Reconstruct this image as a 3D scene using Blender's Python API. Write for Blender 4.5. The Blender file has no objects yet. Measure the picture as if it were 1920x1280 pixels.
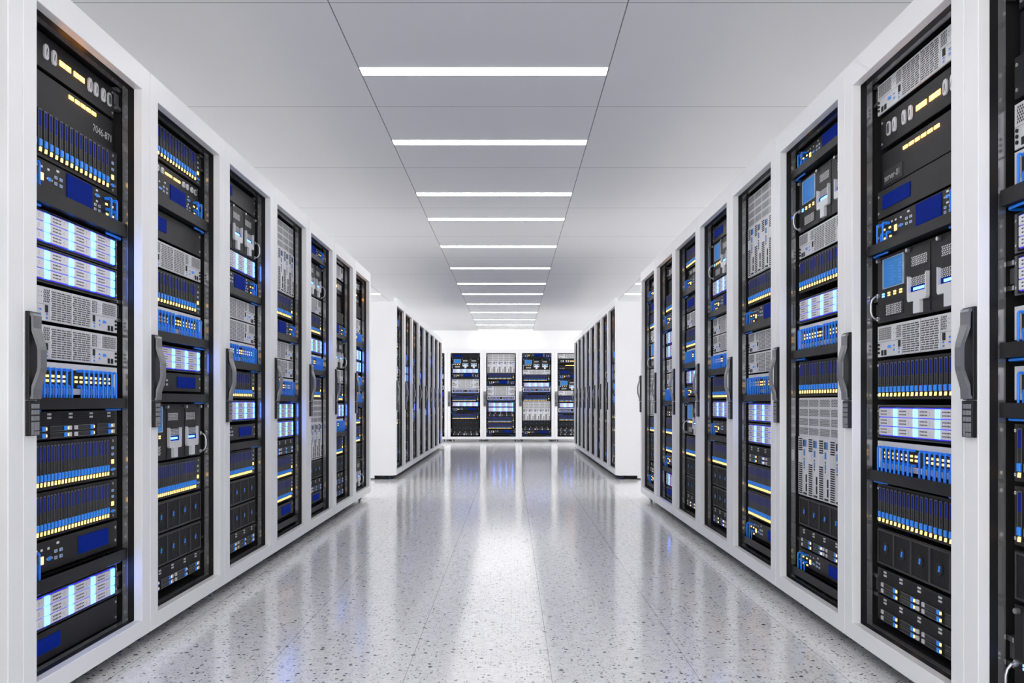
import bpy, math, random
from mathutils import Vector
random.seed(7)
SC = bpy.context.scene
COL = SC.collection
PI = math.pi

# ------------------------------------------------------------------ materials
MATS = {}
def mat(name, base=(.5, .5, .5), metal=0., rough=.5, emit=None, es=1., coat=0., spec=.5):
    m = bpy.data.materials.new(name); m.use_nodes = True
    b = m.node_tree.nodes['Principled BSDF']
    b.inputs['Base Color'].default_value = (*base, 1)
    b.inputs['Metallic'].default_value = metal
    b.inputs['Roughness'].default_value = rough
    b.inputs['Coat Weight'].default_value = coat
    b.inputs['Specular IOR Level'].default_value = spec
    if emit:
        b.inputs['Emission Color'].default_value = (*emit, 1)
        b.inputs['Emission Strength'].default_value = es
    MATS[name] = m
    return m

def vary(name, scale, amount, rough_amount=0., bump=0., bscale=900.):
    """slight procedural unevenness of a painted or brushed surface"""
    m = MATS[name]; nt = m.node_tree; b = nt.nodes['Principled BSDF']
    tc = nt.nodes.new('ShaderNodeTexCoord')
    n = nt.nodes.new('ShaderNodeTexNoise'); n.inputs['Scale'].default_value = scale; n.inputs['Detail'].default_value = 3
    nt.links.new(tc.outputs['Object'], n.inputs['Vector'])
    c = b.inputs['Base Color'].default_value[:]
    mx = nt.nodes.new('ShaderNodeMix'); mx.data_type = 'RGBA'
    mx.inputs['A'].default_value = (*[v * (1 - amount) for v in c[:3]], 1)
    mx.inputs['B'].default_value = (*[min(1, v * (1 + amount)) for v in c[:3]], 1)
    nt.links.new(n.outputs['Fac'], mx.inputs['Factor'])
    nt.links.new(mx.outputs['Result'], b.inputs['Base Color'])
    if rough_amount:
        r = b.inputs['Roughness'].default_value
        mr = nt.nodes.new('ShaderNodeMapRange')
        mr.inputs['To Min'].default_value = max(0, r - rough_amount); mr.inputs['To Max'].default_value = r + rough_amount
        nt.links.new(n.outputs['Fac'], mr.inputs['Value']); nt.links.new(mr.outputs['Result'], b.inputs['Roughness'])
    if bump:
        n2 = nt.nodes.new('ShaderNodeTexNoise'); n2.inputs['Scale'].default_value = bscale
        nt.links.new(tc.outputs['Object'], n2.inputs['Vector'])
        bp = nt.nodes.new('ShaderNodeBump'); bp.inputs['Strength'].default_value = bump; bp.inputs['Distance'].default_value = .001
        nt.links.new(n2.outputs['Fac'], bp.inputs['Height']); nt.links.new(bp.outputs['Normal'], b.inputs['Normal'])

mat('white_paint', (.80, .80, .81), rough=.34); vary('white_paint', 6, .015, .04, .06)
mat('black_metal', (.0105, .0105, .0115), rough=.45, spec=.22); vary('black_metal', 14, .12, .05)
mat('black_plastic', (.010, .010, .011), rough=.4, spec=.35)
mat('dark_void', (.004, .004, .005), rough=.8)
mat('blade_grey', (.024, .024, .026), rough=.4, spec=.3)
mat('edge_grey', (.16, .16, .165), metal=.4, rough=.35)
mat('mid_grey', (.10, .10, .105), rough=.45)
mat('rail_metal', (.34, .34, .35), metal=.75, rough=.17); vary('rail_metal', 9, .2, .05)
mat('silver', (.68, .68, .70), metal=.22, rough=.42); vary('silver', 30, .05)
mat('steel', (.62, .62, .64), metal=.85, rough=.28)
mat('shelf_grey', (.07, .07, .075), rough=.4)
mat('halo_plate', (.02, .02, .3), rough=.4, emit=(.012, .006, .72), es=1.)  # emissive plate colour standing in for the halo around the light bars
mat('connector_blue', (.05, .2, .55), rough=.4)
mat('carrier', (.76, .75, .79), metal=.15, rough=.4)
mat('handle_grey', (.22, .22, .23), metal=.6, rough=.38); vary('handle_grey', 40, .12, .05, .15, 1500)
mat('key_grey', (.20, .20, .22), rough=.5)
mat('white_mark', (.72, .72, .72), rough=.5)
mat('text_grey', (.55, .55, .55), rough=.5)
mat('hole', (.010, .010, .012), rough=.7)
mat('port_blue', (.02, .23, .80), rough=.35, emit=(.02, .2, .8), es=.12)
mat('cable_blue', (.012, .22, .92), rough=.38)
mat('navy', (.002, .009, .09), rough=.6, emit=(.001, .012, .17), es=.5, spec=.03)
mat('stripe_navy', (.006, .016, .20), rough=.5, emit=(.002, .012, .17), es=.25, spec=.04)
mat('screen_blue', (.02, .11, .3), rough=.5, spec=.15, emit=(.04, .22, .55), es=.35)
mat('screen_text', (.01, .1, .35), rough=.25, emit=(.02, .17, .62), es=.42)
mat('amber', (.9, .6, .2), emit=(6., 2.2, .30), es=1.)
mat('amber_soft', (.9, .6, .2), emit=(1.6, 1.0, .28), es=1.)
mat('cyan', (.3, .7, .9), emit=(.26, .95, 4.6), es=1.)
mat('foot_metal', (.05, .06, .16), metal=.5, rough=.35)
mat('foot_blue', (.012, .022, .14), rough=.4)
mat('diffuser', (.9, .9, .9), emit=(1., .99, .975), es=9.)
mat('wall_paint', (.92, .92, .925), rough=.6); vary('wall_paint', 2, .01)

def line_mask(nt, sep, axis, origin, pitch, width):
    a = nt.nodes.new('ShaderNodeMath'); a.operation = 'SUBTRACT'; a.inputs[1].default_value = origin - pitch / 2
    nt.links.new(sep.outputs[axis], a.inputs[0])
    w = nt.nodes.new('ShaderNodeMath'); w.operation = 'FLOORED_MODULO'; w.inputs[1].default_value = pitch
    nt.links.new(a.outputs[0], w.inputs[0])
    s = nt.nodes.new('ShaderNodeMath'); s.operation = 'SUBTRACT'; s.inputs[1].default_value = pitch / 2
    nt.links.new(w.outputs[0], s.inputs[0])
    ab = nt.nodes.new('ShaderNodeMath'); ab.operation = 'ABSOLUTE'
    nt.links.new(s.outputs[0], ab.inputs[0])
    lt = nt.nodes.new('ShaderNodeMath'); lt.operation = 'LESS_THAN'; lt.inputs[1].default_value = width / 2
    nt.links.new(ab.outputs[0], lt.inputs[0])
    return lt.outputs[0]

CEIL_Z, TILE, CX0, CX1, CY0 = 2.6285, 1.31, -.80, .51, 3.722
def ceiling_material():
    m = mat('ceiling_tile', (.64, .64, .65), rough=.8); nt = m.node_tree; b = nt.nodes['Principled BSDF']
    tc = nt.nodes.new('ShaderNodeTexCoord'); sp = nt.nodes.new('ShaderNodeSeparateXYZ')
    nt.links.new(tc.outputs['Object'], sp.inputs[0])
    mx = nt.nodes.new('ShaderNodeMath'); mx.operation = 'MAXIMUM'
    nt.links.new(line_mask(nt, sp, 'X', CX0, TILE, .0055), mx.inputs[0])
    nt.links.new(line_mask(nt, sp, 'Y', CY0, TILE, .0055), mx.inputs[1])
    c = nt.nodes.new('ShaderNodeMix'); c.data_type = 'RGBA'
    c.inputs['A'].default_value = (.64, .64, .65, 1); c.inputs['B'].default_value = (.16, .16, .17, 1)
    nt.links.new(mx.outputs[0], c.inputs['Factor']); nt.links.new(c.outputs['Result'], b.inputs['Base Color'])
ceiling_material()

def floor_material():
    m = mat('terrazzo', (.7, .7, .7), rough=.125, spec=.95); nt = m.node_tree; b = nt.nodes['Principled BSDF']
    L = nt.links.new
    tc = nt.nodes.new('ShaderNodeTexCoord'); sp = nt.nodes.new('ShaderNodeSeparateXYZ'); L(tc.outputs['Object'], sp.inputs[0])
    col = None
    n = nt.nodes.new('ShaderNodeTexNoise'); n.inputs['Scale'].default_value = 34; n.inputs['Detail'].default_value = 8; n.inputs['Roughness'].default_value = .7
    L(tc.outputs['Object'], n.inputs['Vector'])
    r = nt.nodes.new('ShaderNodeValToRGB'); L(n.outputs['Fac'], r.inputs[0])
    r.color_ramp.elements[0].position = .30; r.color_ramp.elements[0].color = (.70, .70, .705, 1)
    r.color_ramp.elements[1].position = .58; r.color_ramp.elements[1].color = (.90, .90, .90, 1)
    col = r.outputs['Color']
    for scale, keep, rad, shade in ((30., .16, .15, (.12, .12, .125)), (58., .24, .20, (.10, .10, .105)), (115., .30, .24, (.30, .30, .305))):
        wv = nt.nodes.new('ShaderNodeTexNoise'); wv.inputs['Scale'].default_value = scale * 2.5
        L(tc.outputs['Object'], wv.inputs['Vector'])
        vm = nt.nodes.new('ShaderNodeVectorMath'); vm.operation = 'MULTIPLY_ADD'
        vm.inputs[1].default_value = (.5 / scale,) * 3
        L(wv.outputs['Color'], vm.inputs[0]); L(tc.outputs['Object'], vm.inputs[2])
        v = nt.nodes.new('ShaderNodeTexVoronoi'); v.inputs['Scale'].default_value = scale; v.voronoi_dimensions = '2D'
        L(vm.outputs[0], v.inputs['Vector'])
        s2 = nt.nodes.new('ShaderNodeSeparateColor'); L(v.outputs['Color'], s2.inputs[0])
        k = nt.nodes.new('ShaderNodeMath'); k.operation = 'LESS_THAN'; k.inputs[1].default_value = keep; L(s2.outputs[0], k.inputs[0])
        rr = nt.nodes.new('ShaderNodeMath'); rr.operation = 'MULTIPLY'; rr.inputs[1].default_value = rad * 1.6; L(s2.outputs[1], rr.inputs[0])
        d = nt.nodes.new('ShaderNodeMath'); d.operation = 'LESS_THAN'; L(v.outputs['Distance'], d.inputs[0]); L(rr.outputs[0], d.inputs[1])
        kk = nt.nodes.new('ShaderNodeMath'); kk.operation = 'MULTIPLY'; L(k.outputs[0], kk.inputs[0]); L(d.outputs[0], kk.inputs[1])
        mx = nt.nodes.new('ShaderNodeMix'); mx.data_type = 'RGBA'; mx.inputs['B'].default_value = (*shade, 1)
        L(kk.outputs[0], mx.inputs['Factor']); L(col, mx.inputs['A']); col = mx.outputs['Result']
    ln = line_mask(nt, sp, 'X', -.341, .469, .0022)
    mx = nt.nodes.new('ShaderNodeMix'); mx.data_type = 'RGBA'; mx.inputs['B'].default_value = (.2, .2, .21, 1)
    sc_ = nt.nodes.new('ShaderNodeMath'); sc_.operation = 'MULTIPLY'; sc_.inputs[1].default_value = .75; L(ln, sc_.inputs[0])
    L(sc_.outputs[0], mx.inputs['Factor']); L(col, mx.inputs['A'])
    L(mx.outputs['Result'], b.inputs['Base Color'])
floor_material()

# ------------------------------------------------------------------ piece helpers
class P:
    """one future object: a name, its geometry and the pieces parented to it"""
    def __init__(s, name, label=None):
        s.name, s.label, s.geo, s.kids = name, label, [], []
    def kid(s, name, label=None):
        k = P(name, label); s.kids.append(k); return k
    def all_geo(s):
        g = list(s.geo)
        for k in s.kids: g += k.all_geo()
        return g

def box(p, m, x0, x1, y0, y1, z0, z1, c=0.):
    if c:
        v = [(x0 + c, y0, z0 + c), (x1 - c, y0, z0 + c), (x1 - c, y0, z1 - c), (x0 + c, y0, z1 - c)]
        y0 += c
        v += [(x0, y0, z0), (x1, y0, z0), (x1, y0, z1), (x0, y0, z1), (x0, y1, z0), (x1, y1, z0), (x1, y1, z1), (x0, y1, z1)]
        f = [(0, 1, 2, 3), (11, 10, 9, 8)]
        for a in (0, 4):
            for i in range(4):
                j = (i + 1) % 4
                f.append((a + 4 + i, a + 4 + j, a + j, a + i))
    else:
        v = [(x0, y0, z0), (x1, y0, z0), (x1, y0, z1), (x0, y0, z1), (x0, y1, z0), (x1, y1, z0), (x1, y1, z1), (x0, y1, z1)]
        f = [(0, 1, 2, 3), (7, 6, 5, 4), (4, 5, 1, 0), (5, 6, 2, 1), (6, 7, 3, 2), (7, 4, 0, 3)]
    p.geo.append((m, v, f, False))

def cbox(p, m, cx, cz, w, h, y0, y1, c=0.):
    box(p, m, cx - w / 2, cx + w / 2, y0, y1, cz - h / 2, cz + h / 2, c)

def quads(p, m, rects, y):
    """flat dark openings or printed marks on a face; rects of (x0, x1, z0, z1[, skew])"""
    v, f = [], []
    for r in rects:
        x0, x1, z0, z1 = r[:4]; s = r[4] if len(r) > 4 else 0
        b = len(v)
        v += [(x0, y, z0), (x1, y, z0), (x1 + s, y, z1), (x0 + s, y, z1)]
        f.append((b, b + 1, b + 2, b + 3))
    p.geo.append((m, v, f, False))

def prism(p, m, poly, y0, y1, smooth=False):
    n = len(poly)
    v = [(x, y0, z) for x, z in poly] + [(x, y1, z) for x, z in poly]
    f = [tuple(range(n)), tuple(range(2 * n - 1, n - 1, -1))]
    for i in range(n):
        j = (i + 1) % n
        f.append((n + i, n + j, j, i))
    p.geo.append((m, v, f, smooth))

def disc(p, m, cx, cz, r, y0, y1, n=12, rz=None):
    prism(p, m, [(cx + r * math.cos(2 * PI * i / n), cz + (rz or r) * math.sin(2 * PI * i / n)) for i in range(n)], y0, y1)

def tube(p, m, pts, r, n=7):
    pts = [Vector(q) for q in pts]
    v, f = [], []
    prev = None
    for i, q in enumerate(pts):
        t = (pts[min(i + 1, len(pts) - 1)] - pts[max(i - 1, 0)]).normalized()
        if prev is None:
            a = Vector((1, 0, 0)) if abs(t.x) < .8 else Vector((0, 0, 1))
            u = t.cross(a).normalized()
        else:
            u = (prev - t * prev.dot(t)).normalized()
        prev = u; w = t.cross(u)
        for k in range(n):
            an = 2 * PI * k / n
            v.append(tuple(q + (u * math.cos(an) + w * math.sin(an)) * r))
    for i in range(len(pts) - 1):
        for k in range(n):
            l = (k + 1) % n
            f.append((i * n + k, i * n + l, (i + 1) * n + l, (i + 1) * n + k))
    f.append(tuple(range(n - 1, -1, -1))); f.append(tuple(range((len(pts) - 1) * n, len(pts) * n)))
    p.geo.append((m, v, f, True))

def ring(p, m, o, i, y0, y1, c=0.):
    """rectangular frame: outer rect o, inner rect i, front y0, back y1, softened front edges"""
    def rect(r, y, e): return [(r[0] + e, y, r[2] + e), (r[1] - e, y, r[2] + e), (r[1] - e, y, r[3] - e), (r[0] + e, y, r[3] - e)]
    loops = [rect(o, y1, 0), rect(o, y0 + c, 0), rect(o, y0, c), rect(i, y0, -c), rect(i, y0 + c, 0), rect(i, y1, 0)] if c else \
            [rect(o, y1, 0), rect(o, y0, 0), rect(i, y0, 0), rect(i, y1, 0)]
    v = [q for l in loops for q in l]; f = []
    for a in range(len(loops)):
        b = (a + 1) % len(loops)
        for k in range(4):
            l = (k + 1) % 4
            f.append((a * 4 + k, a * 4 + l, b * 4 + l, b * 4 + k))
    p.geo.append((m, v, f, False))

def arc(points, n=4):
    """round the corners of a polyline a little (Catmull-like subdivision)"""
    pts = [Vector(q) for q in points]
    for _ in range(2):
        out = [pts[0]]
        for a, b in zip(pts, pts[1:]):
            out += [a.lerp(b, .25), a.lerp(b, .75)]
        out.append(pts[-1]); pts = out
    return [tuple(q) for q in pts]

def make_mesh(name, geo):
    me = bpy.data.meshes.new(name)
    V, F, MI, SM, ms = [], [], [], [], []
    for m, v, f, s in geo:
        if m not in ms: ms.append(m)
        b = len(V); V += v
        F += [tuple(b + i for i in q) for q in f]
        MI += [ms.index(m)] * len(f); SM += [s] * len(f)
    me.from_pydata(V, [], F)
    for m in ms: me.materials.append(MATS[m])
    me.polygons.foreach_set('material_index', MI)
    me.polygons.foreach_set('use_smooth', SM)
    me.update()
    return me

def link(name, data, parent=None):
    o = bpy.data.objects.new(name, data); COL.objects.link(o)
    if parent: o.parent = parent
    return o

def tag(o, label, cat, group=None, kind=None):
    o['label'] = label; o['category'] = cat
    if group: o['group'] = group
    if kind: o['kind'] = kind

def make_tree(root_piece, lod, root_name):
    """prototype of one thing. lod 0: parts and sub-parts; 1: parts only; 2: one mesh. Not linked: a list of (name, mesh, parent index, label)"""
    if lod == 2:
        return [(root_name, make_mesh(root_name, root_piece.all_geo()), None, None)]
    out = [(root_name, None, None, None)]
    for k in root_piece.kids:
        if lod == 1:
            out.append((k.name, make_mesh(k.name, k.all_geo()), 0, k.label))
        else:
            out.append((k.name, make_mesh(k.name, k.geo), 0, k.label)); i = len(out) - 1
            for g in k.kids:
                out.append((g.name, make_mesh(g.name, g.all_geo()), i, g.label))
    return out

def place(tree, loc, rz, sz=1.):
    objs = []
    for name, me, par, lab in tree:
        o = link(name, me, objs[par] if par is not None else None)
        if lab and par is not None: o['label'] = lab
        objs.append(o)
    objs[0].location = loc; objs[0].rotation_euler = (0, 0, rz); objs[0].scale = (1, 1, sz)
    return objs[0]

# ------------------------------------------------------------------ rack equipment (front looks along -y, face at y = 0)
W = .617
def X(t): return -W / 2 + t * W

def chassis(r, h, m='black_metal', depth=.42, face='black_metal', y=0.):
    c = r.kid('chassis'); box(c, m, -.298, .298, y + .005, depth, .002, h - .002)
    f = r.kid('faceplate'); box(f, face, X(0), X(1), y, y + .005, 0, h, .0012)
    return f

def screw(r, t, z, y=0., rad=.0042):
    s = r.kid('screw'); disc(s, 'steel', X(t), z, rad, y - .0025, y, 10)
    quads(s, 'hole', [(X(t) - .003, X(t) + .003, z - .0006, z + .0006)], y - .0028)

def usb(r, t, z, w=.014, h=.008, y=0.):
    p = r.kid('port'); ring(p, 'silver', (X(t) - w / 2, X(t) + w / 2, z - h / 2, z + h / 2), (X(t) - w / 2 + .0013, X(t) + w / 2 - .0013, z - h / 2 + .0013, z + h / 2 - .0013), y - .002, y)
    quads(p, 'hole', [(X(t) - w / 2 + .001, X(t) + w / 2 - .001, z - h / 2 + .001, z + h / 2 - .001)], y - .0004)
    b = p.kid('tongue'); cbox(b, 'port_blue', X(t), z - .0008, w - .0035, h - .0042, y - .0016, y)

def vga(r, t, z, y=0.):
    p = r.kid('port'); x = X(t)
    prism(p, 'port_blue', [(x - .007, z - .005), (x + .007, z - .005), (x + .009, z + .005), (x - .009, z + .005)], y - .0025, y)
    for s in (-1, 1): disc(p, 'steel', x + s * .0135, z, .0028, y - .003, y, 8)

def light(r, t, z, w, h, m='amber', y=0., name='indicator_light', dy=.0022):
    p = r.kid(name); cbox(p, m, X(t), z, w, h, y - dy, y, .0006)
    return p

def cable(r, x, z, out, zend, rad=.0034, y=0.):
    c = r.kid('patch_cable')
    prism(c, 'cable_blue', [(x - .0065, z - .004), (x + .0065, z - .004), (x + .0065, z + .004), (x - .0065, z + .004)], y - out * .55, y)
    tube(c, 'cable_blue', arc([(x, y - out * .4, z + .001), (x, y - out, z + .002), (x, y - out * 1.02, z - .012), (x, y - out, zend)]), rad)

def blade_unit(h=.135, n=18):
    r = P('blade_server_chassis'); f = chassis(r, h)
    t0, t1 = .028, .888
    pw = (t1 - t0) * W / n
    quads(f, 'hole', [(X(t0) - .001, X(t1), .006, h - .007)], -.0005)
    for i in range(n):
        cx = X(t0) + (i + .5) * pw; w = pw * .52
        b = r.kid('blade')
        box(b, 'blade_grey', cx - w / 2, cx + w / 2, -.006, 0, .010, h - .010, .001)
        for s in (-1, 1):
            box(b, 'edge_grey', cx + s * w / 2 - .0005, cx + s * w / 2 + .0005, -.0066, -.005, h * .30, h - .012)
        box(b, 'edge_grey', cx - w / 2, cx + w / 2, -.0066, -.005, h - .0125, h - .0105)
        quads(b, 'stripe_navy', [(cx - w * .36, cx + w * .36, h * .58, h - .014)], -.0063)
        quads(b, 'hole', [(cx - w * .3, cx + w * .3, h * (.345 + .045 * k), h * (.375 + .045 * k)) for k in range(5)], -.0063)
        a = b.kid('latch'); box(a, 'port_blue', cx - w * .46, cx + w * .46, -.0105, -.006, h * .185, h * .325, .0012)
        l = b.kid('status_light'); prism(l, 'amber_soft', [(cx - w * .42, .011), (cx + w * .30, .011), (cx + w * .42, h * .165), (cx - w * .22, h * .165)], -.0085, -.006)
    for z in (.016, h - .016): screw(r, .012, z)
    screw(r, .945, h - .014); screw(r, .945, .012)
    usb(r, .945, h * .72); usb(r, .945, h * .57)
    light(r, .945, h * .39, .016, .014, 'amber_soft'); vga(r, .945, h * .2)
    return r

def disk_unit(h=.105):
    r = P('disk_array'); f = chassis(r, h, face='shelf_grey')
    ring(f, 'black_metal', (X(.035), X(.965), .004, h - .004), (X(.042), X(.958), .008, h - .008), -.006, 0, .001)
    g = r.kid('halo_plate', 'blue glow of the light bars, as a plate behind the drives'); box(g, 'halo_plate', X(.0455), X(.962), -.0035, 0, .0085, h - .0085)
    cw = (.945 - .05) * W / 4; rh = (h - .020) / 3
    for c in range(4):
        for k in range(3):
            x0 = X(.05) + c * cw + .0012; x1 = x0 + cw - .0024; z0 = .010 + k * rh + .0012; z1 = z0 + rh - .0024
            d = r.kid('drive_carrier'); xb = x1 - .029
            box(d, 'carrier', x0, xb, -.009, 0, z0, z1, .0012)
            zc = (z0 + z1) / 2
            quads(d, 'hole', [(x0 + .014 + j * .0082, x0 + .0195 + j * .0082, zc + s * .0048 - .0019, zc + s * .0048 + .0019) for j in range(6) for s in (-1, 1)], -.0093)
            quads(d, 'mid_grey', [(x0 + .077 - .001 * a, x0 + .0782 - .001 * a, zc + b0, zc + b1) for a, b0, b1 in ((0, -.006, -.003), (1, -.003, .003), (0, .003, .006))], -.0093)
            l = d.kid('light_bar'); box(l, 'cyan', xb + .002, x1, -.0095, 0, z0 + .0004, z1 - .0004, .001)
    for t in (.015, .985):
        for z in (.02, h - .02): screw(r, t, z, 0., .0035)
    return r

def silver_unit(h=.104):
    r = P('rack_server'); f = chassis(r, h, 'black_metal', .42, 'silver')
    quads(f, 'hole', [(X(.4985), X(.5015), .001, h - .001)], -.0004)
    quads(f, 'mid_grey', [(X(t) - .0005, X(t) + .0005, .002, h - .002) for t in (.297, .697)], -.0004)
    quads(f, 'mid_grey', [(X(a), X(b), h * .48, h * .49) for a, b in ((.003, .297), (.697, .997))], -.0004)
    for a, b in ((.303, .495), (.505, .69)):
        g = r.kid('vent_grille'); box(g, 'silver', X(a), X(b), -.0015, 0, .003, h - .003, .0005)
        rows, q = 13, []
        for sub in range(4):
            xs = X(a) + .003 + sub * ((b - a) * W - .004) / 4; sw = ((b - a) * W - .004) / 4 - .0035
            for k in range(rows):
                z = .006 + k * (h - .012) / rows
                for j in range(3):
                    xo = xs + j * sw / 3 + (sw / 6 if (k // 2) % 2 else 0)
                    if xo + sw / 3 - .002 < X(b): q.append((xo, xo + sw / 3 - .0018, z, z + (h - .012) / rows * .55))
        quads(g, 'hole', q, -.0019)
    for s in (0, 1):
        m = (lambda t: 1 - t) if s else (lambda t: t)
        for a, b in ((.02, .18), (.235, .295)):
            g = r.kid('vent_grille'); lo, hi = sorted((X(m(a)), X(m(b))))
            box(g, 'silver', lo, hi, -.0012, 0, h * .53, h * .95, .0004)
            cols = max(3, int((hi - lo) / .0085)); q = []
            for k in range(6):
                for j in range(cols):
                    xo = lo + .001 + j * (hi - lo - .002) / cols + (.0022 if k % 2 else 0); z = h * (.55 + .065 * k)
                    q.append((xo, xo + .0048, z, z + h * .05, .0012))
            quads(g, 'hole', q, -.0016)
        quads(f, 'mid_grey', [(X(m(t)) - .0016, X(m(t)) + .0016, h * z, h * z + .003) for t in (.20, .222) for z in (.82, .7)], -.0004)
        p = r.kid('port'); cbox(p, 'hole', X(m(.268)), h * .36, .016, .022, -.0012, 0)
        for t, z in ((.268, .2), (.268, .09), (.21, .32), (.21, .18)): usb(r, m(t), h * z, .015, .0085)
        vga(r, m(.155), h * .3)
        for t in (.10, .062):
            p = r.kid('port'); cbox(p, 'hole', X(m(t)), h * .13, .016, .018, -.0012, 0, .0005)
        for z in (.40, .27, .14):
            p = r.kid('knob'); disc(p, 'hole', X(m(.022)), h * z, .0045, -.004, 0, 10)
    return r

def patch_unit(h=.095):
    r = P('patch_bay'); c = r.kid('chassis'); box(c, 'black_metal', -.298, .298, .02, .42, .002, h - .002)
    f = r.kid('faceplate'); ring(f, 'silver', (X(0), X(1), 0, h), (X(.035), X(.965), h * .2, h * .8), 0, .006, .001)
    quads(f, 'hole', [(X(.03), X(.97), h * .18, h * .82)], .0058)
    for gidx, (a, b) in enumerate(((.06, .465), (.535, .94))):
        for i in range(8):
            x = X(a + (b - a) * (i + .5) / 8)
            for z in (.575, .43):
                l = r.kid('port_light'); cbox(l, 'amber_soft', x, h * z, .0125, .0068, .0028, .006)
            cable(r, x, h * .78, .0215, -.018); cable(r, x + .004, h * .27, .0115, -.018, .0032)
    return r

def tray_unit(h=.036):
    r = P('cable_tray'); t = r.kid('trough')
    for q in ((-.316, .316, -.032, -.029, 0, h), (-.316, .316, -.029, .05, 0, .003), (-.316, -.313, -.029, .05, .003, h), (.313, .316, -.029, .05, .003, h), (-.313, .313, .048, .05, .003, h)):
        box(t, 'black_metal', *q)
    n = 26
    for i in range(n):
        x = -.305 + i * .61 / n
        box(t, 'black_metal', x, x + .012, -.003, .03, h - .003, h - .0005)
    for s in (-1, 1):
        for k, z in enumerate((.28, .52, .76)):
            c = r.kid('cable_end')
            tube(c, 'cable_blue', arc([(s * .290, .055, h * z), (s * .324, .050, h * z), (s * .325, .0, h * z), (s * .322, -.006, h * z), (s * .318, -.006, h * z)]), .0042)
        c = r.kid('cable_end')
        tube(c, 'cable_blue', arc([(s * .324, .045, -.003), (s * .322, -.012, -.0045), (s * .27, -.016, -.0045), (s * .20, -.013, -.004)]), .0038)
    return r

def switch_unit(h=.078, full=True):
    r = P('network_switch'); f = chassis(r, h)
    def half(m, cab):
        for i, t in enumerate((.075, .145)):
            x = X(m(t))
            if cab:
                cable(r, x, h * .72, .0215, -.018); cable(r, x + .008, h * .30, .012, -.018, .0032)
            light(r, m(t + .012), h * .52, .014, .006, 'amber_soft'); light(r, m(t + .02), h * .13, .014, .006, 'amber_soft')
        quads(f, 'white_mark', [(X(m(t)) - .006, X(m(t)) + .006, h * .7, h * .78) for t in (.18, .225, .285)] + [(X(m(.37)) - .008, X(m(.37)) + .008, h * .80, h * .88)], -.0004)
        light(r, m(.225), h * .4, .017, .020, 'amber_soft')
        vga(r, m(.29), h * .4)
        for t in (.35, .398):
            for z in (.58, .36): usb(r, m(t), h * z)
    half(lambda t: t, True)
    d = r.kid('display')
    if full:
        box(d, 'navy', X(.455), X(.71), -.003, 0, h * .06, h * .94, .0008)
        quads(f, 'white_mark', [(X(.765) - .007, X(.765) + .007, h * z, h * z + .006) for z in (.84, .42)], -.0004)
        vga(r, .765, h * .68)
        for t in (.745, .792):
            for z in (.3, .12): usb(r, t, h * z, .012, .0075)
        for i, t in enumerate((.86, .925)):
            cable(r, X(t), h * .72, .0215, -.018); cable(r, X(t) + .008, h * .30, .012, -.018, .0032)
            light(r, t + .012, h * .52, .014, .006, 'amber_soft'); light(r, t + .02, h * .13, .014, .006, 'amber_soft')
    else:
        box(d, 'navy', X(.57), X(.89), -.003, 0, h * .2, h * .82, .0008)
        for z in (.25, .75): screw(r, .975, h * z)
    for z in (.25, .75): screw(r, .02, h * z)
    if full:
        for z in (.25, .75): screw(r, .982, h * z)
    return r

def display_unit(h=.093):
    r = P('display_unit'); chassis(r, h)
    d = r.kid('display'); box(d, 'navy', X(.07), X(.39), -.003, 0, h * .28, h * .78, .0008)
    for t in (.02, .98):
        for z in (.2, .8): screw(r, t, h * z)
    return r

def socket_unit(h=.108):
    r = P('socket_unit'); f = chassis(r, h, y=.011)
    y = .011
    for i, t in enumerate((.108, .178, .29, .362, .718, .785, .868, .938)):
        s = r.kid('socket'); x = X(t); zc = h * .52; a, b = .0125, .023
        poly = [(-a * .55, -b), (a * .55, -b), (a, -b * .62), (a, b * .62), (a * .55, b), (-a * .55, b), (-a, b * .62), (-a, -b * .62)]
        prism(s, 'silver', [(x + u, zc + v) for u, v in poly], y - .005, y)
        prism(s, 'mid_grey' if i in (0, 7) else 'white_mark', [(x + u * .7, zc + v * .75) for u, v in poly], y - .0058, y - .005)
        quads(s, 'hole', [(x - .007, x - .0045, zc - .014, zc + .012, .006), (x + .0045, x + .007, zc - .014, zc + .012, -.006)], y - .0062)
    for t in (.444, .502, .582, .64): light(r, t, h * .52, .030, .0165, 'amber', y)
    for t in (.02, .98):
        for z in (.16, .84): screw(r, t, h * z, y)
    return r

FONT_CACHE = {}
def text_geo(p, m, s, x, z, size, y):
    cu = bpy.data.curves.new('label_text', 'FONT'); cu.body = s; cu.size = size
    o = bpy.data.objects.new('label_text', cu); COL.objects.link(o)
    dg = bpy.context.evaluated_depsgraph_get()
    me = bpy.data.meshes.new_from_object(o.evaluated_get(dg))
    p.geo.append((m, [(v.co.x + x, y, v.co.y + z) for v in me.vertices], [tuple(q.vertices) for q in me.polygons], False))
    bpy.data.objects.remove(o); bpy.data.curves.remove(cu); bpy.data.meshes.remove(me)

def status_unit(h=.115, v=0):
    r = P('status_unit'); f = chassis(r, h, y=.014)
    y = .014
    if v == 0:
        for i in range(5): light(r, .54 + .058 * i + (.004 if i else 0), h * .83, .027, .0125, 'amber', y)
        t = r.kid('lettering'); text_geo(t, 'text_grey', '7046-871', X(.765), h * .30, .036, y - .0006)
    else:
        for i in range(6): light(r, .29 + .066 * i, h * .80, .030, .010, 'amber', y)
        n = r.kid('name_plate'); box(n, 'black_plastic', X(.03), X(.26), y - .002, y, h * .06, h * .46, .0008)
        t = n.kid('lettering'); text_geo(t, 'text_grey', 'server-01', X(.045), h * .17, .030, y - .0026)
    return r

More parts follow.
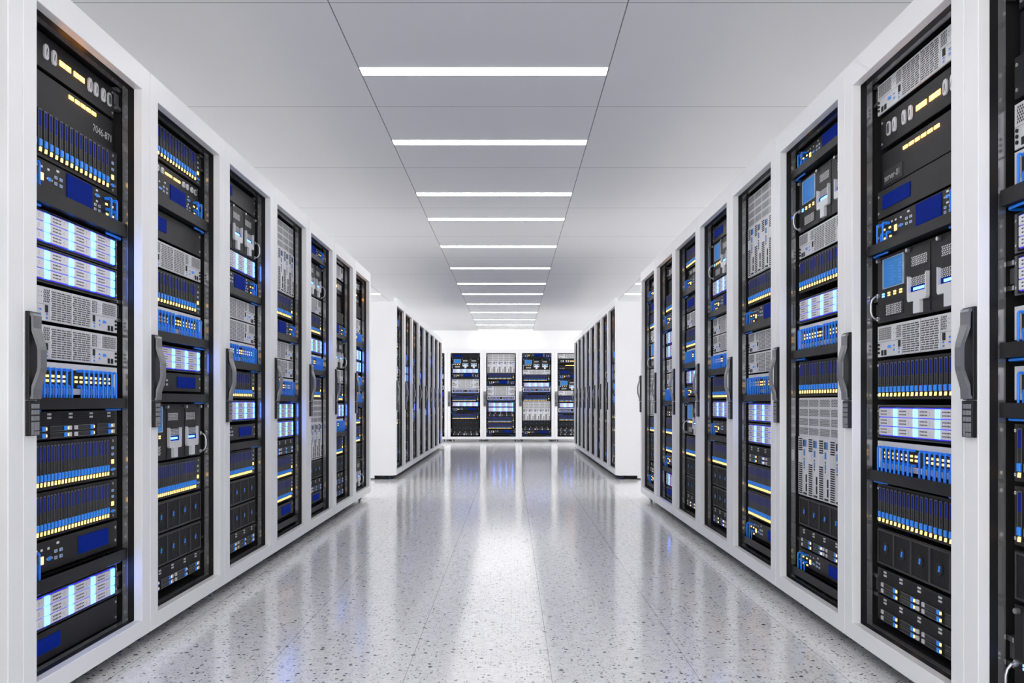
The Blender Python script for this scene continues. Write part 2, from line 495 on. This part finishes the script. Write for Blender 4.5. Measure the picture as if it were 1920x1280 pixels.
def zigzag(p, m, x0, x1, z0, z1, cols, rows, y):
    q = []
    for k in range(rows):
        for j in range(cols):
            x = x0 + (x1 - x0) * j / cols; z = z0 + (z1 - z0) * k / rows
            q.append((x, x + (x1 - x0) / cols * .58, z, z + (z1 - z0) / rows * .72, (x1 - x0) / cols * (.25 if k % 2 else -.25)))
    quads(p, m, q, y)

def console_unit(h=.226):
    r = P('control_console'); f = chassis(r, h)
    quads(f, 'hole', [(X(t) - .0006, X(t) + .0006, .004, h - .004) for t in (.345, .385, .61, .655, .70, .91)], -.0004)
    d = r.kid('display')
    ring(d, 'steel', (X(.075), X(.325), h * .50, h * .95), (X(.082), X(.318), h * .512, h * .938), -.004, 0, .0008)
    box(d, 'screen_blue', X(.082), X(.318), -.002, 0, h * .512, h * .938)
    rows = []
    for k in range(7):
        z = h * (.56 + .042 * k)
        rows += [(X(.10), X(.13), z, z + .004), (X(.15), X(.15 + random.uniform(.05, .1)), z, z + .0035), (X(.265), X(.30), z, z + .004)]
    rows.append((X(.10), X(.30), h * .87, h * .88))
    quads(d, 'screen_text', rows, -.0024)
    for i, t in enumerate((.075, .145, .215, .285)):
        for z in (.43, .395): light(r, t, h * z, .017, .0052, 'cyan' if i == 0 else 'amber_soft')
    g = r.kid('vent_grille'); box(g, 'black_metal', X(.10), X(.315), -.0012, 0, h * .08, h * .28, .0004); zigzag(g, 'white_mark', X(.115), X(.30), h * .10, h * .26, 10, 6, -.0016)
    for t0 in (.395, .70):
        m = r.kid('module'); box(m, 'black_metal', X(t0), X(t0 + .21), -.002, 0, .006, h - .006, .0006)
        zigzag(m, 'white_mark', X(t0 + .02), X(t0 + .185), h * .70, h * .84, 10, 5, -.0026)
        zigzag(m, 'white_mark', X(t0 + .02), X(t0 + .185), h * .42, h * .55, 10, 5, -.0026)
        b = m.kid('bracket'); a0, a1 = X(t0 + .002), X(t0 + .205); mid = (a0 + a1) / 2
        poly = [(a0, h * .24), (a0 + .006, h * .205), (mid - .021, h * .205), (mid - .021, h * .03), (mid + .021, h * .03), (mid + .021, h * .205), (a1 - .006, h * .205), (a1, h * .24), (a1, h * .57), (a1 - .008, h * .55), (a1 - .008, h * .33), (a0 + .008, h * .33), (a0 + .008, h * .55), (a0, h * .57)]
        # split the concave outline into convex plates
        for pl in (poly[0:2] + [(a1 - .006, h * .205), (a1, h * .24), (a1, h * .33), (a0, h * .33)], [(mid - .021, h * .03), (mid + .021, h * .03), (mid + .021, h * .205), (mid - .021, h * .205)],
                   [(a0, h * .33), (a0 + .008, h * .33), (a0 + .008, h * .55), (a0, h * .57)], [(a1 - .008, h * .33), (a1, h * .33), (a1, h * .57), (a1 - .008, h * .55)]):
            prism(b, 'silver', pl, -.013, -.001)
        n = m.kid('light_panel'); box(n, 'navy', a0 + .008, a1 - .008, -.004, -.001, h * .33, h * .42)
        l = m.kid('light_bar'); cbox(l, 'cyan', mid, h * .375, .068, .0085, -.0062, -.004)
    for t, s in ((.018, 1), (.982, -1)):
        p = r.kid('grab_handle'); x = X(t)
        tube(p, 'steel', [(x, 0, h * .42), (x, -.014, h * .41), (x, -.024, h * .36), (x, -.028, h * .30), (x, -.028, h * .18), (x, -.024, h * .12), (x, -.014, h * .075), (x, 0, h * .07)], .0037, 8)
        for z in (.42, .07): disc(p, 'steel', x, h * z, .008, -.006, 0, 10)
    for t in (.03, .385, .70, .97):
        p = r.kid('thumb_screw'); disc(p, 'mid_grey', X(t), h * .945, .0075, -.009, 0, 12); disc(p, 'steel', X(t), h * .945, .006, -.012, -.009, 12)
    return r

def compute_unit(h=.42):
    r = P('compute_chassis'); f = chassis(r, h, 'black_metal', .42, 'silver')
    cw = W / 5
    for c in range(5):
        x0 = X(0) + c * cw
        for k in range(4):
            z0 = h * (.615 + .094 * k)
            g = r.kid('vent_grille'); box(g, 'silver', x0 + .0015, x0 + cw - .0015, -.002, 0, z0 + .001, z0 + h * .094 - .001, .0006)
            q = []
            for a in range(5):
                for b in range(10):
                    xx = x0 + .006 + b * (cw - .012) / 10 + (.003 if a % 2 else 0); zz = z0 + .006 + a * (h * .094 - .010) / 5
                    q.append((xx, xx + .0066, zz, zz + .0044, .0015 if a % 2 else -.0015))
            quads(g, 'hole', q, -.0024)
        n = r.kid('compute_node'); box(n, 'silver', x0 + .0015, x0 + cw - .0015, -.005, 0, .003, h * .605, .001)
        y = -.0054; xm = x0 + cw * .5
        quads(n, 'mid_grey', [(xm - .0006, xm + .0006, .006, h * .6)], y)
        q = [(x0 + .008, xm - .008, h * (.02 + .0215 * k), h * (.0335 + .0215 * k)) for k in range(15)]
        q += [(x0 + .008, xm - .008, h * (.46 + .0225 * k), h * (.474 + .0225 * k)) for k in range(6)]
        q += [(xm - .02, xm - .017, h * z, h * z + .003) for z in (.37, .39, .415, .43)]
        quads(n, 'hole', q, y)
        s = n.kid('connector'); cbox(s, 'hole', xm + .013, h * .54, .013, .029, y - .001, -.005)
        for j in range(3): cbox(s, 'connector_blue', xm + .0235 + j * .008, h * .54, .0052, .029, y - .0015, -.005)
        s = n.kid('connector'); 
        for j in range(2): cbox(s, 'connector_blue', xm + .014 + j * .009, h * .445, .0052, .027, y - .0015, -.005)
        s = n.kid('connector'); cbox(s, 'connector_blue', xm + .018, h * .335, .009, .024, y - .0015, -.005)
        for z in (.38, .29): disc(n, 'mid_grey', xm + .018, h * z, .004, y - .002, -.005, 8)
        for z in (.185, .095):
            s = n.kid('slot'); cbox(s, 'hole', xm + .042, h * z, .013, .033, y - .0012, -.005)
        s = n.kid('pull_tab'); cbox(s, 'black_plastic', xm + .030, h * .03, .034, .008, -.009, -.005, .0015)
    return r

def fan_unit(h=.122):
    r = P('fan_unit'); chassis(r, h)
    cw = (W - .012) / 5
    for c in range(5):
        x0 = X(0) + .006 + c * cw
        g = r.kid('fan_grille'); ring(g, 'blade_grey', (x0, x0 + cw, .003, h - .003), (x0 + .006, x0 + cw - .006, .009, h - .009), -.003, 0, .0008)
        q = []
        for a in range(13):
            for b in range(10):
                if (a + 1) % 5 == 0 and False: continue
                xx = x0 + .008 + b * (cw - .016) / 10; zz = .010 + a * (h - .020) / 13
                q.append((xx + .001, xx + (cw - .016) / 10 - .0012, zz + .001, zz + (h - .020) / 13 - .0022))
        quads(g, 'dark_void', q, -.0008)
        quads(g, 'mid_grey', [(x0 + cw * .3 , x0 + cw * .3 + .003, h * .985 - .006, h * .985 - .003)], -.0035)
        b = g.kid('fan_hub'); disc(b, 'black_metal', x0 + cw / 2, h * .5, .019, -.0022, -.0005, 16)
        for s in (-1, 1): cbox(b, 'port_blue', x0 + cw / 2 + s * .0012, h * .5 + s * .0045, .0085, .008, -.004, -.002)
    return r

def bay_unit(h=.088):
    r = P('drive_bay_server'); f = chassis(r, h)
    q = []
    for a in range(9):
        for b in range(84):
            x = X(.025) + b * W * .95 / 84; z = .005 + a * (h - .01) / 9
            q.append((x, x + .0042, z, z + .0052))
    quads(f, 'dark_void', q, -.0004)
    for t in (.1, .29, .49, .70, .9):
        for z in (.89, .76):
            m = r.kid('vent_tab'); cbox(m, 'text_grey', X(t), h * z, .020, .0062, -.002, 0)
    for g0 in (.06, .525):
        for col in range(2):
            for row in range(2):
                z = h * (.14 + .24 * row); a = g0 + .03 + col * .20; b = a + .17
                s = r.kid('drive_sled')
                box(s, 'black_plastic', X(a), X(b), -.004, 0, z - .007, z + .0075, .0008)
                box(s, 'edge_grey', X(a), X(b), -.0048, -.003, z + .0068, z + .0082); box(s, 'edge_grey', X(a), X(b), -.0048, -.003, z - .0084, z - .007)
                l = s.kid('latch'); cbox(l, 'port_blue', X(b) - .018, z, .016, .014, -.008, -.003, .001)
                l = s.kid('status_light'); cbox(l, 'amber_soft', X(b) - .0055, z, .007, .0085, -.0065, -.003)
                l = s.kid('release_tab'); cbox(l, 'text_grey', X(a) - .010 if col == 0 else X(b) + .011, z, .0145, .0135, -.006, 0, .001)
    return r

KINDS = {  # kind: (builder, height, category, group, description)
    'blade': (lambda: blade_unit(n=18), .135, 'blade server', 'blade server chassis in the racks', 'black blade chassis with amber-tipped blades'),
    'dense': (lambda: blade_unit(n=27), .135, 'blade server', 'dense blade chassis in the racks', 'black chassis of thin dense blades'),
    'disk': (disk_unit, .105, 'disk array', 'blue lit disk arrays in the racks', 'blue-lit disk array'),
    'silver': (silver_unit, .104, 'server', 'silver perforated servers in the racks', 'silver perforated server'),
    'patch': (patch_unit, .095, 'patch panel', 'patch panels with blue cables', 'silver-framed patch bay with blue cables'),
    'tray': (tray_unit, .036, 'cable tray', 'cable trays in the racks', 'black cable tray'),
    'switch': (lambda: switch_unit(full=True), .078, 'network switch', 'switches with a central blue display', 'black switch with central navy display'),
    'switch2': (lambda: switch_unit(full=False), .078, 'network switch', 'switches with the display at one side', 'black switch with off-centre navy display'),
    'lcd': (display_unit, .093, 'display panel', 'plain panels with a blue display', 'plain black panel with small navy display'),
    'socket': (socket_unit, .108, 'power panel', 'socket panels with amber lights', 'black panel of oval sockets and amber lights'),
    'status0': (lambda: status_unit(v=0), .115, 'status panel', 'black panels with lettering', 'black panel lettered 7046-871'),
    'status1': (lambda: status_unit(v=1), .115, 'status panel', 'black panels with a name plate', 'black panel lettered server-01'),
    'console': (console_unit, .226, 'router', 'black consoles with a light blue screen', 'tall black console with light-blue screen'),
    'compute': (compute_unit, .42, 'server', 'tall silver compute chassis', 'tall silver chassis of five vertical nodes'),
    'fan': (fan_unit, .122, 'fan tray', 'black fan trays', 'black row of five grilled fans'),
    'bay': (bay_unit, .088, 'server', 'black servers with drive sleds', 'mesh-front server with blue drive latches'),
}

def fy(y): return 2.069 - (y - 88) * .001869
def seq(*items): return [(k, fy(a), fy(b)) for k, a, b in items]
CONF = {
 'A': [('socket', 1.976, 1.871), ('status0', 1.862, 1.752), ('blade', 1.749, 1.600), ('switch', 1.596, 1.510), ('tray', 1.503, 1.456), ('disk', 1.449, 1.343), ('disk', 1.340, 1.232),
       ('silver', 1.222, 1.120), ('silver', 1.110, 1.007), ('patch', 1.000, .902), ('tray', .893, .858), ('bay', .853, .767), ('dense', .762, .618), ('dense', .613, .475), ('switch2', .467, .376), ('tray', .368, .329), ('disk', .318, .206), ('lcd', .202, .112)],
 'B': [('blade', 1.972, 1.834), ('socket', 1.829, 1.772), ('switch', 1.767, 1.690), ('tray', 1.682, 1.637), ('lcd', 1.632, 1.523), ('silver', 1.514, 1.410), ('blade', 1.402, 1.262), ('patch', 1.256, 1.162), ('tray', 1.155, 1.118),
       ('disk', 1.108, 1.006), ('switch2', 1.000, .923), ('tray', .914, .880), ('console', .874, .648), ('dense', .640, .496), ('fan', .488, .362), ('fan', .357, .231), ('bay', .227, .140)],
 'C': seq(('lcd', 143, 193), ('console', 197, 318), ('disk', 320, 374), ('switch', 378, 420), ('tray', 424, 443), ('silver', 446, 501), ('silver', 504, 559), ('patch', 562, 612), ('tray', 616, 636), ('blade', 640, 714),
          ('disk', 719, 776), ('switch2', 785, 826), ('tray', 831, 850), ('dense', 855, 929), ('fan', 934, 1000), ('fan', 1003, 1070), ('bay', 1073, 1123)),
 'D': seq(('compute', 141, 371), ('blade', 375, 451), ('switch', 461, 503), ('tray', 507, 526), ('silver', 529, 584), ('silver', 587, 643), ('patch', 647, 699), ('tray', 703, 722), ('disk', 725, 780), ('disk', 783, 840),
          ('bay', 846, 894), ('dense', 897, 969), ('dense', 972, 1046), ('switch2', 1054, 1098), ('tray', 1102, 1122)),
 'E': seq(('switch', 140, 178), ('tray', 182, 200), ('console', 207, 328), ('silver', 333, 389), ('blade', 394, 470), ('disk', 484, 541), ('patch', 547, 600), ('tray', 604, 623), ('blade', 630, 711), ('compute', 714, 941),
          ('fan', 944, 1011), ('bay', 1015, 1061), ('switch2', 1064, 1103), ('tray', 1107, 1126)),
 'F': seq(('silver', 140, 196), ('socket', 201, 259), ('status1', 267, 332), ('lcd', 337, 388), ('switch', 391, 433), ('tray', 437, 455), ('console', 459, 580), ('silver', 585, 642), ('blade', 648, 720), ('disk', 729, 790),
          ('patch', 795, 845), ('tray', 848, 868), ('blade', 874, 948), ('fan', 955, 1022), ('bay', 1028, 1075), ('bay', 1078, 1124)),
 'G': [('socket', 1.974, 1.868), ('status0', 1.860, 1.752), ('lcd', 1.746, 1.640), ('silver', 1.628, 1.513), ('patch', 1.508, 1.420), ('tray', 1.414, 1.372), ('disk', 1.353, 1.252), ('disk', 1.248, 1.146), ('patch', 1.120, 1.035), ('tray', 1.029, .990),
       ('patch', .970, .884), ('tray', .878, .840), ('blade', .826, .680), ('blade', .670, .520), ('fan', .508, .382), ('console', .372, .118)],
 'H': [('socket', 1.974, 1.905), ('switch', 1.898, 1.826), ('tray', 1.820, 1.784), ('lcd', 1.778, 1.682), ('blade', 1.672, 1.535), ('silver', 1.523, 1.420), ('console', 1.412, 1.184), ('compute', 1.176, .756), ('dense', .748, .612), ('fan', .602, .478),
       ('fan', .473, .349), ('bay', .338, .250), ('switch2', .242, .170), ('tray', .164, .128)],
}

# ------------------------------------------------------------------ cabinet
RW, DZ0, DZ1 = .8, .05, 2.069
FW, FT, FB = .067, .085, .058
IN = (-.4 + FW, .4 - FW, DZ0 + FB, DZ1 - FT)
BZ = (1.945, 1.20, .245)
def cabinet():
    r = P('server_rack')
    b = r.kid('body'); zb, zt = .046, 2.026
    y0, y1, hx = .0295, 1.10, .396
    box(b, 'white_paint', -hx, -hx + .02, y0, y1, zb, zt); box(b, 'white_paint', hx - .02, hx, y0, y1, zb, zt)
    for s in (-1, 1): box(b, 'white_paint', *sorted((s * hx, s * (hx - .02))), .25, y1, .014, zb)
    box(b, 'white_paint', -hx + .02, hx - .02, y0, y1, zt - .02, zt); box(b, 'black_metal', -hx + .02, hx - .02, y0, y1, zb, zb + .02)  # bottom panel coloured black to deepen the shade under the cabinet
    box(b, 'white_paint', -hx + .02, hx - .02, y1 - .02, y1, zb + .02, zt - .02)
    l = r.kid('liner'); x, ya, za, zz, yb = .362, .07, .100, 2.0, .55
    v = [(-x, ya, za), (x, ya, za), (x, ya, zz), (-x, ya, zz), (-x, yb, za), (x, yb, za), (x, yb, zz), (-x, yb, zz)]
    l.geo.append(('dark_void', v, [(4, 5, 6, 7), (0, 1, 5, 4), (1, 2, 6, 5), (2, 3, 7, 6), (3, 0, 4, 7)], False))
    d = r.kid('door'); ring(d, 'white_paint', (-RW / 2 + .0014, RW / 2 - .0014, DZ0, DZ1), IN, 0, .029, .0015)
    g = r.kid('gasket'); ring(g, 'black_plastic', (-.372, .372, .072, 2.004), (IN[0] + .0008, IN[1] - .0008, IN[2] + .0008, IN[3] - .0008), .0295, .05, 0)
    m = r.kid('mounting_frame'); ring(m, 'rail_metal', (-.372, .372, .072, 2.004), (IN[0] + .0016, IN[1] - .0016, IN[2] + .0016, IN[3] - .0016), .0502, .0695, 0)
    for s in (-1, 1):
        for z in (BZ):
            k = r.kid('bracket', 'grey mounting bracket')
            xa, xb = sorted((s * .311, s * .345))
            box(k, 'mid_grey', xa, xb, .088, .125, z - .02, z + .02)
            for q in (-1, 1): box(k, 'rail_metal', xa, xb, .078, .125, z + q * .032 - .006, z + q * .032 + .006)
        for y in (.09, 1.03):
            k = r.kid('foot'); disc_z(k, 'foot_metal', s * .325, y, .009, .012, .0465); disc_z(k, 'foot_blue', s * .325, y, .021, 0., .013, .013)
    h = r.kid('handle', 'dark grey pull handle with keypad'); cx = -.4 + .036; w = .026
    z0, z1, zk = .788, 1.124, .884
    box(h, 'black_plastic', cx - w, cx + w, -.010, 0, zk + .001, z1, .0015)
    prof = [(-.010, z1 - .004, .021), (-.0165, z1 - .004, .021), (-.0185, z1 - .012, .021), (-.019, z1 - .045, .020), (-.034, z1 - .092, .0155), (-.036, z1 - .104, .015), (-.036, zk + .088, .015), (-.034, zk + .076, .0155), (-.019, zk + .03, .020), (-.0175, zk + .003, .021), (-.010, zk + .003, .021)]
    inner = [(-.010, z1 - .012), (-.0125, z1 - .013), (-.013, z1 - .02), (-.0135, z1 - .054), (-.025, z1 - .094), (-.0265, z1 - .105), (-.0265, zk + .089), (-.025, zk + .078), (-.0135, zk + .039), (-.0125, zk + .011), (-.010, zk + .010)]
    n = len(prof)
    gp = h.kid('grip')
    v = [(cx + q * w_, y_, z_) for q in (-1, 1) for y_, z_, w_ in prof] + [(cx + q * prof[i][2], y_, z_) for q in (-1, 1) for i, (y_, z_) in enumerate(inner)]
    f = []
    for i in range(n - 1):
        f.append((i, i + 1, n + i + 1, n + i)); a = 2 * n
        f.append((a + n + i, a + n + i + 1, a + i + 1, a + i))
        f.append((a + i, a + i + 1, i + 1, i)); f.append((n + i, n + i + 1, a + n + i + 1, a + n + i))
    gp.geo.append(('handle_grey', v, f, False))
    box(gp, 'steel', cx - .017, cx + .017, -.0195, -.015, z1 - .012, z1 - .007)
    k = h.kid('keypad'); box(k, 'black_plastic', cx - w, cx + w, -.012, 0, z0, zk - .001, .0015)
    for row in range(4):
        for c in range(3): cbox(k, 'key_grey', cx - .0125 + c * .0135, zk - .016 - row * .0165, .0105, .0125, -.0138, -.011, .0008)
    cbox(k, 'key_grey', cx - .0125, zk - .082, .0105, .024, -.0138, -.011, .0008); cbox(k, 'key_grey', cx + .0078, zk - .0765, .024, .0105, -.0138, -.011, .0008)
    for c in range(2): cbox(k, 'key_grey', cx + .001 + c * .0135, zk - .089, .0105, .0105, -.0138, -.011, .0008)
    return r

def disc_z(p, m, cx, cy, r, z0, z1, r1=None, n=12):
    a = [(math.cos(2 * PI * i / n), math.sin(2 * PI * i / n)) for i in range(n)]
    r1 = r1 or r
    v = [(cx + r * c, cy + r * s, z0) for c, s in a] + [(cx + r1 * c, cy + r1 * s, z1) for c, s in a]
    f = [tuple(range(n - 1, -1, -1)), tuple(range(n, 2 * n))] + [(i, (i + 1) % n, n + (i + 1) % n, n + i) for i in range(n)]
    p.geo.append((m, v, f, True))

TREES = {}
def tree(kind, lod):
    if (kind, lod) not in TREES:
        TREES[kind, lod] = make_tree(cabinet(), lod, 'server_rack') if kind == 'rack' else make_tree(PROTO[kind], lod, PROTO[kind].name)
    return TREES[kind, lod]
PROTO = {k: v[0]() for k, v in KINDS.items()}

ORD = ['zeroth', 'first', 'second', 'third', 'fourth', 'fifth', 'sixth', 'seventh', 'eighth']
def which(i, n):
    if n == 1: return ''
    if n == 2: return ('upper of two, ', 'lower of two, ')[i]
    if n == 3: return ('topmost of three, ', 'middle of three, ', 'lowest of three, ')[i]
    return ORD[i + 1] + ' from top, '

def rack(loc, rz, conf, ref, rlabel, group, lod, rack_lod, fill=True):
    r = place(tree('rack', rack_lod), loc, rz)
    tag(r, rlabel, 'server rack', group)
    if not fill: return
    items = CONF[conf]
    c, s = math.cos(rz), math.sin(rz)
    total = {}
    for k, a, b in items: total[k] = total.get(k, 0) + 1
    seen = {}
    for k, top, bot in items:
        h0 = KINDS[k][1]; i = seen.get(k, 0); seen[k] = i + 1
        dy = .078
        o = place(tree(k, lod), (loc[0] - s * dy, loc[1] + c * dy, bot), rz, (top - bot - .001) / h0)
        tag(o, '%s, %s%s' % (KINDS[k][4], which(i, total[k]), ref), KINDS[k][2], KINDS[k][3])

AL, AR, L0, R0 = 1.3043, 1.1902, 1.4685, 1.434
seq8 = 'HABCDEFG'
NOTE = {'A': 'with two blue disk arrays stacked high', 'B': 'with blades at its very top', 'C': 'with console under a display panel', 'D': 'with tall silver chassis on top',
        'E': 'with tall silver chassis low down', 'F': 'with silver server above amber sockets', 'G': 'with three cabled patch bays', 'H': 'with tall silver chassis at mid-height'}
for i in range(8):
    cf = seq8[i]
    lab = 'white cabinet before the left front row, only its door edge showing' if i == 0 else '%s whole cabinet of left front row, %s' % (ORD[i], NOTE[cf])
    ref = "in left front row's %s whole cabinet" % ORD[i] if i else 'in cut-off cabinet at left edge'
    rack((-AL, L0 + .8 * (i + .5), 0), PI / 2, cf, ref, lab, 'white cabinets of the left front row', 0 if 0 < i <= 3 else 1, 0 if i <= 4 else 1)
seqR = 'GFEDCBAH'
for i in range(8):
    cf = seqR[i]
    ref = "in right front row's %s whole cabinet" % ORD[i] if i else 'in cut-off cabinet at right edge'
    lab = 'white cabinet before the right front row, only slivers of equipment showing' if i == 0 else '%s whole cabinet of right front row, %s' % (ORD[i], NOTE[cf])
    rack((AR, R0 + .8 * (i + .5), 0), -PI / 2, cf, ref, lab, 'white cabinets of the right front row', 0 if 0 < i <= 3 else 1, 0 if i <= 4 else 1)
FARX = {'left': (-1.31, PI / 2), 'right': (1.183, -PI / 2)}
for side in ('left', 'right'):
    x, rz = FARX[side]
    for i in range(8):
        cf = ('HGFEDCBA' if side == 'left' else 'GHABCDEF')[i]
        lab = '%s cabinet of the %s far row beyond the cross aisle, seen edge-on' % (ORD[i + 1], side)
        rack((x, 9.66 + .8 * (i + .5), 0), rz, cf, "in %s far row's %s cabinet" % (side, ORD[i + 1]), lab, 'white cabinets of the %s far row' % side, 2, 1)
bx = (839.5 - 906.3) / 1593 * 19.05
for i, cf in enumerate('BCDEF'):
    xl = (839.0 - 959) * 19.05 / 1593 + (i - 1) * .8 
    lab = '%s cabinet from left along the back wall, facing the aisle' % ORD[i + 1]
    rack((xl + .4, 19.05, 0), 0, cf, "in back wall's %s cabinet" % ORD[i + 1], lab, 'white cabinets along the back wall', 1, 1)

# ------------------------------------------------------------------ ceiling lights
def strip():
    r = P('ceiling_light'); w = TILE / 2 - .004; z = CEIL_Z
    f = r.kid('housing'); ring(f, 'white_paint', (-w, w, -.051, .051), (-w + .003, w - .003, -.0482, .0482), 0, .004)
    f.geo = [(m_, [(x_, z_, -.0042 + y_) for x_, y_, z_ in v_], f_, s_) for m_, v_, f_, s_ in f.geo]
    d = r.kid('diffuser'); box(d, 'diffuser', -w + .0032, w - .0032, -.048, .048, -.006, -.0004)
    return r
ST = make_tree(strip(), 0, 'ceiling_light')
cxm = (CX0 + CX1) / 2
OFF = [620, 487, 390, 343, 292, 251, 222, 203, 184.1, 168.2, 155, 145]
YS = [1593 * (CEIL_Z - .004 - .8785) / o for o in OFF] + [20.47]
names = ['first', 'second', 'third', 'fourth', 'fifth', 'sixth', 'seventh', 'eighth', 'ninth', 'tenth', 'eleventh', 'twelfth']
for i, y in enumerate(YS):
    o = place(ST, (cxm, y, CEIL_Z), 0)
    tag(o, 'white light strip across the central ceiling, ' + (names[i] + ' from the camera' if i < 12 else 'farthest, against the back wall'), 'ceiling light', 'light strips over the central aisle')
for y in (-2.2, -.9, .4, 1.75, 3.1):  # out-of-view strips added along the same row to light the room
    o = place(ST, (cxm, y, CEIL_Z), 0)
    tag(o, 'unseen white light strip in the ceiling above the camera', 'ceiling light', 'unseen light strips above the camera')
for side, s in (('left', -1), ('right', 1)):
    for i, y in enumerate(YS[:12]):
        o = place(ST, (cxm + s * 2 * TILE, y, CEIL_Z), 0)
        if i == 7: tag(o, 'short end of a white light strip beyond the %s front row cabinets' % side, 'ceiling light')
        else: tag(o, 'white light strip over the %s side aisle, hidden behind cabinets' % side, 'ceiling light', 'light strips over the %s side aisle' % side)

# ------------------------------------------------------------------ room
WL, WR, YB, YF = -.80 - 4 * TILE, .51 + 4 * TILE, 20.68, -4.0
def slab(name, m, x0, x1, y0, y1, z0, z1):
    p = P(name); box(p, m, x0, x1, y0, y1, z0, z1)
    o = link(name, make_mesh(name, p.geo)); o['kind'] = 'structure'
    return o
slab('floor', 'terrazzo', WL - .1, WR + .1, YF - .1, YB + .1, -.1, 0)
slab('ceiling', 'ceiling_tile', WL - .1, WR + .1, YF - .1, YB + .1, CEIL_Z, CEIL_Z + .1)
slab('wall_back', 'wall_paint', WL, WR, YB, YB + .1, 0, CEIL_Z)
# openings added to the unseen side walls so white world light fills the far end
OPEN = ((6.4, 10.8), (14.4, 20.4))
for nm, xa, xb in (('wall_left', WL - .1, WL), ('wall_right', WR, WR + .1)):
    p = P(nm); y = YF
    for a, b in OPEN:
        box(p, 'wall_paint', xa, xb, y, a, 0, CEIL_Z); box(p, 'wall_paint', xa, xb, a, b, CEIL_Z - .06, CEIL_Z); y = b
    box(p, 'wall_paint', xa, xb, y, YB, 0, CEIL_Z)
    link(nm, make_mesh(nm, p.geo))['kind'] = 'structure'
n_w = 0
for xa in (WL - .05, WR + .05):
    for a, b in OPEN:
        n_w += 1; p = P('added_window_%d' % n_w); k = max(2, round((b - a) / 1.2))
        for i in range(k + 1):
            yy = a + .03 + (b - a - .06) * i / k
            box(p, 'edge_grey', xa - .03, xa + .03, yy - .03, yy + .03, 0, CEIL_Z - .06)
        link(p.name, make_mesh(p.name, p.geo))['kind'] = 'structure'

w = bpy.data.worlds.new('World'); SC.world = w; w.use_nodes = True
w.node_tree.nodes['Background'].inputs[0].default_value = (1, 1, 1, 1)
w.node_tree.nodes['Background'].inputs[1].default_value = 3.3  # white fill light, entering by the open front and the added side openings

# ------------------------------------------------------------------ camera and view
cam = bpy.data.cameras.new('camera'); co = bpy.data.objects.new('camera', cam); COL.objects.link(co)
cam.sensor_fit = 'HORIZONTAL'; cam.sensor_width = 36; cam.lens = 1593 / 1920 * 36
cam.shift_x = 1 / 1920; cam.shift_y = 114 / 1920
cam.clip_start = .05; cam.clip_end = 100
co.location = (0, 0, .8785); co.rotation_euler = (PI / 2, 0, 0)
SC.camera = co
SC.view_settings.view_transform = 'Standard'; SC.view_settings.look = 'None'
SC.view_settings.exposure = .43; SC.view_settings.gamma = 1; SC.view_settings.use_curve_mapping = False
cy = SC.cycles
cy.use_denoising = True
cy.max_bounces = 12; cy.diffuse_bounces = 9; cy.glossy_bounces = 4; cy.transmission_bounces = 2
cy.sample_clamp_indirect = 10
cy.use_light_tree = True
